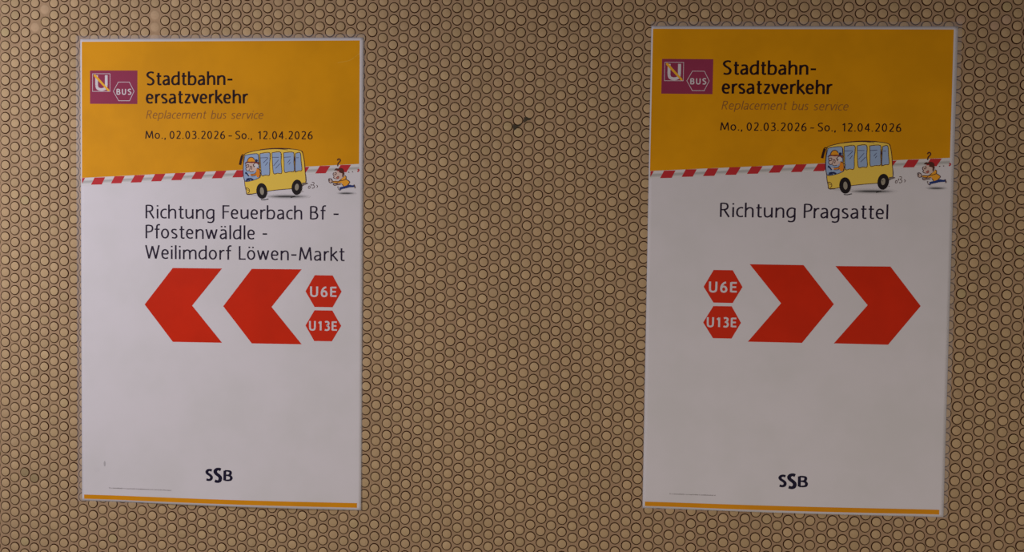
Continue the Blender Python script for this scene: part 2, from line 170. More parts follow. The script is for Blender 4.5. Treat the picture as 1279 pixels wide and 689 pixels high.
ERX = [0,-5,-15,-27,-32,-28,-29,-21,-27,-23,-24,-25,-26,-17,-23,-24,-15,-22,-23,-19,-20,-26,-28,-19,-20,-21,-22,-24,-20,-26,-17,-18,-25,-16,-18,-19,-20,-16,-13,
 -14,-15,-22,0,0]
ODD_TILES = {(96,33): 'grey',(6,32): 'grey',(50,9): 'grey',(49,8): 'grey',(49,7): 'grey',(2,38): 'stain',(3,38): 'stain',(2,44): 'green',(11,43): 'green',(2,15): 'green',
 (91,21): 'green',(93,0): 'pink',(94,0): 'pink',(90,0): 'pink',(3,4): 'grey',(35,41): 'grey',(47,-2): 'grey',(0,1): 'green',(1,-1): 'dark',(4,-1): 'none',
 (15,0): 'none',(48,-2): 'grey',(96,18): 'green',(94,-1): 'green'}
SMUDGES = [[(55.8,-330.3),(61.5,-331.2),(66.4,-328.8),(71.3,-328.0),(69.0,-324.8),(63.3,-323.9),(58.5,-320.6),(54.4,-319.0),(55.1,-323.8)],[(34.1,-317.2),(40.7,-314.0),
 (46.3,-316.0),(52.0,-319.0),(48.8,-312.5),(43.2,-310.0),(39.2,-305.1),(35.1,-304.3),(33.0,-310.7)]]
SHEETS = [[(-0.87278,-0.486),(-0.27487,-0.49027),(-0.26936,0.48368),(-0.86828,0.48367)],[(0.30864,-0.51416),(0.90653,-0.51371),(0.90799,0.45849),(0.31105,0.45963)]]
CAM = [[0.998381,-0.01769,0.05406,0.12508],[0.054535,0.02757,-0.998131,-1.632821],[0.016167,0.999463,0.02849,1.554537]]

PITCH = 0.025; Z0 = 1.5
def put(X, Y, d): return (X, -d, Z0 - Y)          # wall-plane metres (right, down) and distance off the wall

# ---------------------------------------------------------------- helpers
def srgb(r, g, b):
    f = lambda c: (c/255/12.92) if c/255 <= 0.04045 else ((c/255+0.055)/1.055)**2.4
    return (f(r), f(g), f(b), 1)
def tag(o, label=None, cat=None, group=None, kind=None):
    if label: o['label'] = label
    if cat: o['category'] = cat
    if group: o['group'] = group
    if kind: o['kind'] = kind
    return o
def nodes(m):
    m.use_nodes = True; return m.node_tree, m.node_tree.nodes['Principled BSDF']
def N(t, kind, **kw):
    n = t.nodes.new(kind)
    for k, v in kw.items(): setattr(n, k, v)
    return n
def math_(t, op, a, b=None, c=None, clamp=False):
    n = N(t, 'ShaderNodeMath', operation=op, use_clamp=clamp)
    for i, v in enumerate((a, b, c)):
        if v is None: continue
        if isinstance(v, (int, float)): n.inputs[i].default_value = v
        else: t.links.new(v, n.inputs[i])
    return n.outputs[0]
def mix(t, fac, a, b, blend='MIX'):
    n = N(t, 'ShaderNodeMix', data_type='RGBA', blend_type=blend)
    for s, v in ((n.inputs[0], fac), (n.inputs[6], a), (n.inputs[7], b)):
        if isinstance(v, (int, float, tuple)): s.default_value = v
        else: t.links.new(v, s)
    return n.outputs[2]
def smooth(t, v, lo, hi):
    n = N(t, 'ShaderNodeMapRange', interpolation_type='SMOOTHSTEP')
    t.links.new(v, n.inputs[0]); n.inputs[1].default_value = lo; n.inputs[2].default_value = hi
    return n.outputs[0]
def noise(t, scale, detail=3, rough=0.6):
    c = N(t, 'ShaderNodeTexCoord'); n = N(t, 'ShaderNodeTexNoise'); n.inputs['Scale'].default_value = scale
    n.inputs['Detail'].default_value = detail; n.inputs['Roughness'].default_value = rough
    g = N(t, 'ShaderNodeNewGeometry'); t.links.new(g.outputs['Position'], n.inputs['Vector']); return n.outputs[0]
def bump(t, p, h, strength, dist):
    b = N(t, 'ShaderNodeBump'); b.inputs['Strength'].default_value = strength; b.inputs['Distance'].default_value = dist
    t.links.new(h, b.inputs['Height']); t.links.new(b.outputs[0], p.inputs['Normal'])

# ---------------------------------------------------------------- materials
C_TILE = (0.505, 0.330, 0.184, 1); C_TILE_OLIVE = (0.465, 0.352, 0.175, 1); C_TILE_PINK = (0.53, 0.335, 0.235, 1)
C_GROUT = (0.435, 0.272, 0.162, 1); C_RING = (0.034, 0.008, 0.0015, 1)
def tile_material():
    m = bpy.data.materials.new('glazed_beige_tile'); t, p = nodes(m)
    at = N(t, 'ShaderNodeAttribute', attribute_name='tint'); sep = N(t, 'ShaderNodeSeparateColor'); t.links.new(at.outputs['Color'], sep.inputs[0])
    uv = N(t, 'ShaderNodeUVMap'); ln = N(t, 'ShaderNodeVectorMath', operation='LENGTH'); t.links.new(uv.outputs[0], ln.inputs[0])
    r = ln.outputs['Value']                                        # distance from the tile's centre in tile pitches
    cool = smooth(t, sep.outputs[1], 0.5, 0.0); warm = smooth(t, sep.outputs[1], 0.5, 1.0)
    c = mix(t, cool, C_TILE, C_TILE_OLIVE); c = mix(t, warm, c, C_TILE_PINK)
    fine = noise(t, 420, 4); blot = noise(t, 60, 2)
    c = mix(t, math_(t, 'MULTIPLY', smooth(t, fine, 0.35, 0.75), 0.16), c, (0.30, 0.215, 0.12, 1))
    c = mix(t, math_(t, 'MULTIPLY', smooth(t, blot, 0.45, 0.75), 0.20), c, (0.62, 0.45, 0.29, 1))
    v = math_(t, 'MULTIPLY', sep.outputs[0], 1.0)
    vm = N(t, 'ShaderNodeVectorMath', operation='SCALE'); t.links.new(c, vm.inputs[0]); t.links.new(v, vm.inputs['Scale'])
    ring = smooth(t, r, 0.330, 0.354); ring = math_(t, 'MULTIPLY', ring, sep.outputs[2])
    fade = math_(t, 'SUBTRACT', 1.0, math_(t, 'MULTIPLY', smooth(t, r, 0.43, 0.452), 0.05))
    c2 = mix(t, math_(t, 'MULTIPLY', ring, fade), vm.outputs[0], C_RING)     # dirt collected round the unglazed edge
    t.links.new(c2, p.inputs['Base Color']); p.inputs['Roughness'].default_value = 0.7; t.links.new(math_(t, 'MULTIPLY_ADD', ring, -0.11, 0.11), p.inputs['Specular IOR Level'])
    bump(t, p, fine, 0.25, 0.0004)
    return m
def grout_material():
    m = bpy.data.materials.new('brown_grout'); t, p = nodes(m)
    a, b, d = noise(t, 300, 4), noise(t, 22, 3), noise(t, 2.6, 2)
    c = mix(t, math_(t, 'MULTIPLY', smooth(t, a, 0.3, 0.75), 0.35), C_GROUT, (0.23, 0.14, 0.085, 1))
    c = mix(t, math_(t, 'MULTIPLY', smooth(t, b, 0.45, 0.75), 0.35), c, (0.24, 0.165, 0.09, 1))
    c = mix(t, math_(t, 'MULTIPLY', smooth(t, d, 0.45, 0.7), 0.25), c, (0.36, 0.20, 0.135, 1))
    t.links.new(c, p.inputs['Base Color']); p.inputs['Roughness'].default_value = 0.85; p.inputs['Specular IOR Level'].default_value = 0.15
    bump(t, p, a, 0.5, 0.0006)
    return m
MAT = {}
def ink(name, col, rough=0.5, grain=True):
    if name in MAT: return MAT[name]
    m = bpy.data.materials.new(name + '_print'); t, p = nodes(m)
    if grain:
        a = noise(t, 9, 3); b = noise(t, 160, 2)
        lo = tuple(c*0.93 for c in col[:3]) + (1,); hi = tuple(min(1, c*1.05) for c in col[:3]) + (1,)
        c = mix(t, smooth(t, a, 0.3, 0.7), lo, hi); c = mix(t, math_(t, 'MULTIPLY', b, 0.10), c, lo)
        t.links.new(c, p.inputs['Base Color'])
    else: p.inputs['Base Color'].default_value = col
    p.inputs['Roughness'].default_value = 0.6; p.inputs['Specular IOR Level'].default_value = 0.10
    MAT[name] = m; return m
PAPER = (0.70, 0.63, 0.68, 1)
def paper_material():
    m = bpy.data.materials.new('matt_poster_paper'); t, p = nodes(m)
    a = noise(t, 7, 3); b = noise(t, 90, 2)
    c = mix(t, smooth(t, a, 0.35, 0.7), PAPER, (0.66, 0.60, 0.635, 1)); c = mix(t, math_(t, 'MULTIPLY', b, 0.12), c, (0.62, 0.585, 0.56, 1))
    t.links.new(c, p.inputs['Base Color']); p.inputs['Roughness'].default_value = 0.6; p.inputs['Specular IOR Level'].default_value = 0.12
    MAT['paper'] = m
paper_material()
for nm, col in dict(yellow=(0.71,0.290,0.002,1), footer=(0.72,0.27,0.004,1), purple=(0.285,0.032,0.080,1), black_text=(0.020,0.006,0.008,1), grey_text=(0.30,0.115,0.022,1),
        body_text=(0.024,0.014,0.034,1), red=(0.62,0.020,0.002,1), badge_red=(0.62,0.024,0.006,1), white_ink=(0.66,0.58,0.62,1), navy_logo=(0.012,0.008,0.030,1),
        imprint=(0.20,0.16,0.17,1), bus_yellow=(0.85,0.56,0.085,1), outline=(0.075,0.022,0.02,1), mirror=(0.035,0.010,0.010,1), bus_glass=(0.32,0.41,0.62,1),
        worn_yellow=(0.74,0.36,0.03,1), blue_line=(0.06,0.05,0.12,1), tyre=(0.018,0.012,0.014,1), hub=(0.33,0.28,0.22,1), exhaust=(0.20,0.16,0.15,1), skin=(0.66,0.47,0.42,1),
        glass_white=(0.66,0.60,0.63,1), coat_orange=(0.78,0.25,0.02,1), cap_orange=(0.85,0.33,0.02,1), brim=(0.35,0.05,0.02,1), navy=(0.02,0.025,0.09,1),
        brown=(0.10,0.028,0.02,1), mouth=(0.60,0.16,0.12,1), coat_yellow=(0.86,0.36,0.03,1), jeans=(0.022,0.04,0.18,1), stripe_red=(0.52,0.028,0.035,1),
        stripe_white=(0.68,0.62,0.64,1), stripe_grey1=(0.56,0.52,0.52,1), stripe_grey2=(0.45,0.42,0.42,1), slash=(0.86,0.42,0.03,1)).items():
    ink(nm, col, 0.5, nm in ('yellow', 'footer', 'purple', 'red'))
for k, f in enumerate((0.93, 0.82, 0.66, 0.46, 0.26, 0.10)): ink('soft%d' % k, (0.70*f, 0.635*f, 0.675*f, 1), 0.5, False)
TILE_M = tile_material(); GROUT_M = grout_material()
def film_material():
    m = bpy.data.materials.new('clear_adhesive_film'); t, p = nodes(m)
    p.inputs['Base Color'].default_value = (0.62, 0.56, 0.62, 1); p.inputs['Roughness'].default_value = 0.35; p.inputs['Alpha'].default_value = 0.15
    return m
MAT['film'] = film_material()
def grime_material():
    m = bpy.data.materials.new('dark_grime'); t, p = nodes(m)
    p.inputs['Base Color'].default_value = (0.045, 0.035, 0.02, 1); p.inputs['Roughness'].default_value = 0.9; p.inputs['Alpha'].default_value = 0.72
    return m
MAT['grime'] = grime_material()

# ---------------------------------------------------------------- the wall: grout bed and round mosaic tiles
def lin(tab, i):
    i = max(0.0, min(len(tab)-1.0, float(i))); a = int(i); b = min(a+1, len(tab)-1); return tab[a]*(1-(i-a)) + tab[b]*(i-a)
rng = random.Random(7)
JIT = {}
def tile_xy(i, n):
    t = (n + (0.5 if i % 2 else 0))/43.0; t = max(-0.05, min(1.05, t)); s = max(0.0, min(1.0, i/95.0))
    dx = lin(TOPX, i)*(1-t) + lin(BOTX, i)*t + lin(ERX, n)*s
    dy = lin(TOPY, i)*(1-t) + lin(BOTY, i)*t + lin(EL, n)*(1-s) + lin(ER, n)*s
    if (i, n) not in JIT:
        r = random.Random(i*1009+n*9176); JIT[(i, n)] = (r.gauss(0, 0.00022), r.gauss(0, 0.00022))
    j = JIT[(i, n)]
    return ((i-48)*PITCH*math.sqrt(.75) + dx*1e-4 + j[0], (n + (0.5 if i % 2 else 0) - 21)*PITCH + dy*1e-4 + j[1])
def quad_pt(F, u, v):       # sheet millimetres -> wall metres, F = the four corners of the sheet on the wall
    a, b = u/597.0, v/972.0
    x = (F[0][0]*(1-a)+F[1][0]*a)*(1-b) + (F[3][0]*(1-a)+F[2][0]*a)*b
    y = (F[0][1]*(1-a)+F[1][1]*a)*(1-b) + (F[3][1]*(1-a)+F[2][1]*a)*b
    return x, y
def inside(F, x, y, m):     # m > 0 shrinks the sheet
    xs = min(F[0][0], F[3][0])+m, max(F[1][0], F[2][0])-m; ys = min(F[0][1], F[1][1])+m, max(F[2][1], F[3][1])-m
    return xs[0] < x < xs[1] and ys[0] < y < ys[1]
I0, I1, N0, N1 = -40, 136, -28, 74
wx0, wx1 = (I0-49)*PITCH*math.sqrt(.75), (I1-47)*PITCH*math.sqrt(.75); wy0, wy1 = (N0-22)*PITCH, (N1-20)*PITCH
wall = bpy.data.meshes.new('wall_back')
v = [put(wx0, wy0, 0), put(wx1, wy0, 0), put(wx1, wy1, 0), put(wx0, wy1, 0), put(wx0, wy0, -.12), put(wx1, wy0, -.12), put(wx1, wy1, -.12), put(wx0, wy1, -.12)]
wall.from_pydata(v, [], [(0,3,2,1), (4,5,6,7), (0,1,5,4), (1,2,6,5), (2,3,7,6), (3,0,4,7)])
wall_o = bpy.data.objects.new('wall_back', wall); COL.objects.link(wall_o); wall.materials.append(GROUT_M)
tag(wall_o, 'beige round mosaic tile wall with brown grout behind both posters', kind='structure')

SEG = 16; R_FACE, R_RIM, H_TILE = 0.350*PITCH, 0.446*PITCH, 0.0009
ang = np.linspace(0, 2*np.pi, SEG, endpoint=False)
cx, cz = np.cos(ang), np.sin(ang)
base = np.concatenate([np.stack([cx*R_FACE, np.full(SEG, -H_TILE), cz*R_FACE], 1), np.stack([cx*R_RIM, np.full(SEG, 0.0002), cz*R_RIM], 1)])
TF = [tuple(range(SEG))] + [(SEG+k, SEG+(k+1) % SEG, (k+1) % SEG, k) for k in range(SEG)]
LOOPS = np.array([i for f in TF for i in f]); STARTS = np.cumsum([0]+[len(f) for f in TF[:-1]]); TOT = np.array([len(f) for f in TF])
UVB = np.stack([base[LOOPS, 0]/PITCH, base[LOOPS, 2]/PITCH], 1)
def tile_mesh(name, centres, tints):
    n = len(centres); c = np.array(centres, float)
    me = bpy.data.meshes.new(name)
    me.vertices.add(n*2*SEG); me.loops.add(n*len(LOOPS)); me.polygons.add(n*len(TF))
    me.vertices.foreach_set('co', (base[None]+c[:, None, :]).astype(np.float32).ravel())
    me.loops.foreach_set('vertex_index', (LOOPS[None]+np.arange(n)[:, None]*2*SEG).ravel().astype(np.int32))
    me.polygons.foreach_set('loop_start', (STARTS[None]+np.arange(n)[:, None]*len(LOOPS)).ravel().astype(np.int32))
    me.polygons.foreach_set('use_smooth', np.ones(n*len(TF), bool))
    me.update(calc_edges=True)
    uv = me.uv_layers.new(name='UVMap'); uv.data.foreach_set('uv', np.tile(UVB, (n, 1)).astype(np.float32).ravel())
    ca = me.color_attributes.new('tint', 'FLOAT_COLOR', 'POINT')
    tt = np.ones((n, 2*SEG, 4), np.float32); tt[:, :, :3] = np.array(tints, np.float32)[:, None, :]; ca.data.foreach_set('color', tt.ravel())
    me.materials.append(TILE_M); me.validate(); return me
KINDS = []                        # ordinary glazes: brightness, hue, how much dirt the edge carries
kr = random.Random(3)
for k in range(28): KINDS.append((max(.86, min(1.12, kr.gauss(1.0, .04))), min(.62, max(.37, kr.gauss(.47, .06))), min(1.0, max(.75, kr.gauss(.96, .04)))))
ODD = {'grey': (1.02, 0.28, 1.0), 'stain': (0.70, 0.25, .95), 'green': (1.0, 0.2, 1.0), 'pink': (0.98, .85, .9), 'dark': (0.9, .3, 1.0), 'none': (1.0, .7, .15)}
Mi = Matrix(CAM_ROWS).inverted()
def screen(x, y):
    p_ = Mi @ Vector(put(x, y, 0.001)); return 639.5 + 1000*p_.x/-p_.z, 344.5 - 1000*p_.y/-p_.z, -p_.z
CORN = []
for k in range(2): CORN.append([(x, y) for x, y in SHEETS[k]])
cands, field = [], []
for i in range(I0, I1+1):
    for n in range(N0, N1+1):
        x, y = tile_xy(i, n)
        if any(inside(F, x, y, 0.035) for F in CORN): continue
        kind = ODD_TILES.get((i, n)); r = random.Random(i*77+n*131)
        if kind: tint = ODD[kind]; key = kind
        else: key = r.randrange(len(KINDS)); tint = KINDS[key]
        if n < 7 and i < 20 and not kind and r.random() < .035: key = 'none'; tint = ODD['none']
        sx, sy, d = screen(x, y)
        vis = 9 < sx < 1270 and 9 < sy < 680 and not any(inside(F, x, y, -0.012) for F in CORN)
        dv = Vector(put(x, y, 0)) - cam_ob.matrix_world.translation
        (cands if vis else field).append((abs(dv.normalized().y)/d**2, x, y, tint, key))
cands.sort(key=lambda c: -c[0])
field += cands[300:]
cache = {}
for a, x, y, tint, key in cands[:300]:
    if key not in cache: cache[key] = tile_mesh('tile', [(0, 0, 0)], [tint])
    o = bpy.data.objects.new('tile', cache[key]); COL.objects.link(o); o.parent = wall_o; o.location = put(x, y, 0)
o = bpy.data.objects.new('tile_field', tile_mesh('tile_field', [put(x, y, 0) for a, x, y, t_, k_ in field], [f[3] for f in field])); COL.objects.link(o); o.parent = wall_o
tag(o, kind='stuff')
for s in SMUDGES:
    bm = bmesh.new(); f = bm.faces.new([bm.verts.new(put(x/1000, y/1000, 0.0010)) for x, y in s]); bmesh.ops.triangulate(bm, faces=[f])
    me = bpy.data.meshes.new('grime_spot'); bm.to_mesh(me); bm.free(); me.materials.append(MAT['grime'])
    o = bpy.data.objects.new('grime_spot', me); COL.objects.link(o); o.parent = wall_o; tag(o, 'dark grime smeared in the grout between tiles')

# ---------------------------------------------------------------- lettering: pen strokes, cap height 1, x-height .72
def cat(pts, seg=5):
    out = []
    P_ = [pts[0]] + list(pts) + [pts[-1]]
    for k in range(1, len(P_)-2):
        p0, p1, p2, p3 = P_[k-1:k+3]
        for s in range(seg):
            t = s/seg
            out.append(tuple(0.5*((2*p1[d]) + (-p0[d]+p2[d])*t + (2*p0[d]-5*p1[d]+4*p2[d]-p3[d])*t*t + (-p0[d]+3*p1[d]-3*p2[d]+p3[d])*t**3) for d in (0, 1)))
    out.append(tuple(pts[-1])); return out
def oval(cx_, cy_, rx, ry, n=20): return [(cx_+rx*math.cos(2*math.pi*k/n), cy_+ry*math.sin(2*math.pi*k/n)) for k in range(n+1)]
def S_(*p): return cat(p)
def L_(*p): return list(p)
BOWL = [(.05,.53),(.19,.655),(.36,.64),(.455,.50),(.46,.28),(.39,.09),(.24,.04),(.05,.07)]
DBOWL = [(.46,.64),(.30,.68),(.15,.62),(.06,.46),(.05,.24),(.12,.08),(.24,.045),(.36,.10),(.46,.21)]
G = {
 'a': (.45, [S_((.06,.63),(.20,.675),(.33,.64),(.385,.50)), L_((.385,.50),(.39,0)), S_((.39,.40),(.24,.38),(.09,.31),(.05,.17),(.12,.05),(.24,.06),(.39,.18))]),
 'b': (.51, [L_((.05,1.02),(.05,.0)), S_(*BOWL)]),
 'c': (.40, [S_((.39,.64),(.28,.675),(.14,.61),(.06,.46),(.055,.24),(.13,.09),(.26,.045),(.39,.08))]),
 'd': (.51, [L_((.46,1.02),(.46,0)), S_(*DBOWL)]),
 'e': (.45, [L_((.07,.37),(.41,.37)), S_((.41,.37),(.39,.56),(.25,.675),(.11,.60),(.05,.36),(.11,.12),(.26,.045),(.42,.09))]),
 'f': (.35, [S_((.36,.99),(.27,1.01),(.18,.93),(.16,.78)), L_((.16,.78),(.16,0)), L_((.02,.67),(.33,.67))]),
 'g': (.51, [S_((.46,.68),(.46,.30),(.46,-.05),(.40,-.21),(.25,-.26),(.09,-.22)), S_(*DBOWL)]),
 'h': (.50, [L_((.05,1.02),(.05,0)), S_((.05,.48),(.17,.63),(.32,.67),(.43,.58),(.45,.40)), L_((.45,.40),(.45,0))]),
 'i': (.10, [L_((.05,.70),(.05,0)), L_((.05,.87),(.05,.97))]),
 'k': (.46, [L_((.05,1.02),(.05,0)), L_((.40,.70),(.06,.36)), L_((.14,.42),(.45,0))]),
 'l': (.10, [L_((.05,1.02),(.05,0))]),
 'm': (.84, [L_((.05,.70),(.05,0)), S_((.05,.48),(.16,.63),(.30,.67),(.40,.58),(.42,.40)), L_((.42,.40),(.42,0)), S_((.42,.48),(.53,.63),(.67,.67),(.77,.58),(.79,.40)), L_((.79,.40),(.79,0))]),
 'n': (.50, [L_((.05,.70),(.05,0)), S_((.05,.48),(.17,.63),(.32,.67),(.43,.58),(.45,.40)), L_((.45,.40),(.45,0))]),
 'o': (.51, [oval(.255,.36,.205,.315)]),
 'p': (.51, [L_((.05,.70),(.05,-.27)), S_(*BOWL)]),
 'r': (.32, [L_((.05,.70),(.05,0)), S_((.05,.46),(.13,.60),(.23,.67),(.32,.655))]),
 's': (.38, [S_((.34,.63),(.21,.675),(.09,.63),(.06,.50),(.17,.39),(.31,.29),(.345,.15),(.25,.05),(.05,.075))]),
 't': (.36, [L_((.15,.92),(.15,.20)), S_((.15,.20),(.16,.09),(.23,.04),(.34,.055)), L_((.02,.67),(.33,.67))]),
 'u': (.50, [L_((.05,.70),(.05,.30)), S_((.05,.30),(.08,.12),(.19,.045),(.33,.10),(.45,.24)), L_((.45,.70),(.45,0))]),
 'v': (.46, [L_((.03,.71),(.23,.02)), L_((.23,.02),(.43,.71))]),
 'w': (.72, [L_((.03,.71),(.20,.02)), L_((.20,.02),(.36,.68)), L_((.36,.68),(.53,.02)), L_((.53,.02),(.69,.71))]),
 'z': (.42, [L_((.04,.66),(.38,.66)), L_((.38,.66),(.05,.05)), L_((.05,.05),(.40,.05))]),
 'S': (.52, [S_((.48,.91),(.32,.965),(.15,.91),(.07,.77),(.15,.62),(.36,.46),(.46,.31),(.42,.12),(.26,.035),(.05,.08))]),
 'R': (.54, [L_((.05,.97),(.05,0)), L_((.05,.95),(.20,.955)), S_((.20,.955),(.37,.91),(.43,.75),(.38,.58),(.22,.51)), L_((.22,.51),(.05,.51)), L_((.24,.51),(.51,0))]),
 'P': (.48, [L_((.05,.97),(.05,0)), L_((.05,.95),(.20,.955)), S_((.20,.955),(.37,.91),(.44,.74),(.38,.55),(.20,.47)), L_((.20,.47),(.05,.47))]),
 'F': (.45, [L_((.05,1),(.05,0)), L_((.05,.95),(.43,.95)), L_((.05,.52),(.40,.52))]),
 'B': (.52, [L_((.05,.97),(.05,.03)), L_((.05,.95),(.22,.955)), S_((.22,.955),(.38,.90),(.42,.75),(.36,.58),(.24,.53)), L_((.24,.53),(.05,.53)), S_((.24,.53),(.40,.46),(.47,.28),(.40,.10),(.22,.045)), L_((.22,.045),(.05,.05))]),
 'W': (.86, [L_((.02,1),(.22,.02)), L_((.22,.02),(.43,.93)), L_((.43,.93),(.64,.02)), L_((.64,.02),(.84,1))]),
 'L': (.42, [L_((.05,1),(.05,0)), L_((.05,.05),(.42,.05))]),
 'M': (.80, [L_((.05,0),(.13,.97)), L_((.13,.97),(.40,.10)), L_((.40,.10),(.67,.97)), L_((.67,.97),(.75,0))]),
 'U': (.56, [L_((.05,1),(.05,.32)), S_((.05,.32),(.10,.12),(.28,.035),(.46,.12),(.51,.32)), L_((.51,.32),(.51,1))]),
 'E': (.46, [L_((.05,.97),(.05,.03)), L_((.05,.92),(.45,.92)), L_((.05,.51),(.41,.51)), L_((.05,.08),(.46,.08))]),
 '0': (.48, [oval(.24,.49,.185,.445)]),
 '1': (.34, [L_((.06,.77),(.24,.95)), L_((.24,.98),(.24,0))]),
 '2': (.46, [S_((.06,.86),(.20,.955),(.35,.91),(.40,.74),(.32,.48),(.06,.06)), L_((.05,.05),(.44,.05))]),
 '3': (.46, [S_((.06,.90),(.22,.955),(.37,.88),(.38,.70),(.28,.56),(.15,.53)), S_((.15,.53),(.32,.49),(.42,.30),(.36,.10),(.20,.04),(.04,.09))]),
 '4': (.48, [L_((.34,0),(.34,.97)), L_((.34,.95),(.04,.29)), L_((.04,.28),(.47,.28))]),
 '6': (.48, [S_((.40,.94),(.26,.88),(.12,.68),(.06,.38),(.10,.13),(.24,.04),(.38,.11),(.43,.29),(.36,.49),(.22,.55),(.08,.44))]),
 '.': (.12, [L_((.06,.0),(.06,.12))]),
 ',': (.12, [L_((.07,.12),(.07,.0),(.02,-.14))]),
 '-': (.32, [L_((0,.39),(.32,.39)), L_((0,.405),(.32,.405))]),
 '–': (.50, [L_((0,.37),(.50,.37))]),
}
for acc, b_ in (('ä', 'a'), ('ö', 'o')):
    w_, st = G[b_]; G[acc] = (w_, st + [L_((w_/2-.11,.86),(w_/2-.11,.96)), L_((w_/2+.11,.86),(w_/2+.11,.96))])
def ribbon(pts, width, thin=1.0, closed=False):
    pts = [Vector(p_) for p_ in pts]; q = [pts[0]]
    for p_ in pts[1:]:
        if (p_-q[-1]).length > 1e-6: q.append(p_)
    if len(q) < 2: return []
    closed = (q[0]-q[-1]).length < 1e-5
    left, right = [], []
    for k, p_ in enumerate(q):
        a = (q[k]-q[k-1]) if k else ((q[0]-q[-2]) if closed else q[1]-q[0])
        b = (q[k+1]-q[k]) if k < len(q)-1 else ((q[1]-q[0]) if closed else q[-1]-q[-2])
        a = a.normalized(); b = b.normalized(); d = a+b
        d = d.normalized() if d.length > 1e-4 else b
        n = Vector((-d.y, d.x)); mit = 1/max(.5, n.dot(Vector((-b.y, b.x))))
        w_ = width*(thin+(1-thin)*abs(d.y))*.5*mit
        left.append(p_+n*w_); right.append(p_-n*w_)
    return [(tuple(left[k]), tuple(left[k+1]), tuple(right[k+1]), tuple(right[k])) for k in range(len(q)-1)]
def word_polys(s, x0, x1, yb, cap, weight=.115, thin=.8, gap=.13, slant=0.0):
    """polygons in sheet millimetres for one word between x0 and x1 on base line yb"""
    pen = 0; rib = []
    for k, ch in enumerate(s):
        w_, st = G[ch]
        for stroke in st: rib.append([(x+pen, y) for x, y in stroke])
        g = gap*(1.0 if ch not in 'rtfcvkzLFPT' else .55)
        if k < len(s)-1 and s[k+1] in 'tfvwacdegosz': g *= .8
        pen += w_ + g
    xs = [p_[0]+slant*p_[1] for r in rib for p_ in r]; hw = weight*cap*.5
    a, b = min(xs), max(xs); sx = (x1-x0-2*hw)/max(1e-6, b-a) if b-a > 1e-3 else cap
    out = []
    for r in rib: out += ribbon([(x0+hw+(x+slant*y-a)*sx, yb-y*cap*(1-.0)) for x, y in r], weight*cap, thin)
    return out

# ---------------------------------------------------------------- posters
CELL = 7.0
class Sheet:
    def __init__(s, F, seed, lift):
        s.F, s.seed, s.lift = F, seed, lift
        cs = [tile_xy(i, n) for i in range(-2, 98) for n in range(-2, 48)]
        s.cent = np.array([c for c in cs if inside(F, c[0], c[1], -0.05)])
        s.nu, s.nv = int(round(597/CELL)), int(round(972/CELL))
        U = np.linspace(0, 597, s.nu+1); V = np.linspace(0, 972, s.nv+1); s.U, s.V = U, V
        s.Z = np.zeros((s.nv+1, s.nu+1))
        for b, v_ in enumerate(V):
            for a, u_ in enumerate(U): s.Z[b, a] = s.height(u_, v_)
    def height(s, u, v_):
        x, y = quad_pt(s.F, u, v_)
        d2 = ((s.cent-np.array([x, y]))**2).sum(1).min()
        h = 0.0013 + 0.00012*math.exp(-d2/(2*0.0062**2))
        k = s.seed
        h += 0.00025*(math.sin(u*.013+k)*math.sin(v_*.009+k*1.7)+1)
        e = (972-v_)/972
        h += s.lift[0]*math.exp(-e*972/s.lift[1])*max(0.0, math.sin(math.pi*min(1, max(0, (u/597-s.lift[2])/(s.lift[3]-s.lift[2])))))**1.3
        if k < 5:                                            # the crease in the upper right corner of this sheet
            (ax, ay), (bx, by) = CREASE[0], CREASE[-1]
            for q in range(len(CREASE)-1):
                p0, p1 = Vector(CREASE[q]), Vector(CREASE[q+1]); dd = p1-p0; t = max(0, min(1, (Vector((u, v_))-p0).dot(dd)/dd.length_squared))
                dist = (Vector((u, v_))-(p0+dd*t)).length
                if dist < 8: h += 0.0011*(1-dist/8)*min(1.0, 1.4-0.8*(589-u)/40 if u > 540 else .3); break
        return h
    def z(s, u, v_):
        a = min(max(u/597*s.nu, 0), s.nu-1e-6); b = min(max(v_/972*s.nv, 0), s.nv-1e-6); i, j = int(a), int(b); a -= i; b -= j
        Z = s.Z; return (Z[j, i]*(1-a)+Z[j, i+1]*a)*(1-b)+(Z[j+1, i]*(1-a)+Z[j+1, i+1]*a)*b
    def P(s, u, v_, off):
        x, y = quad_pt(s.F, u, v_); return put(x, y, s.z(u, v_)+off)
STEP = 2.0e-5
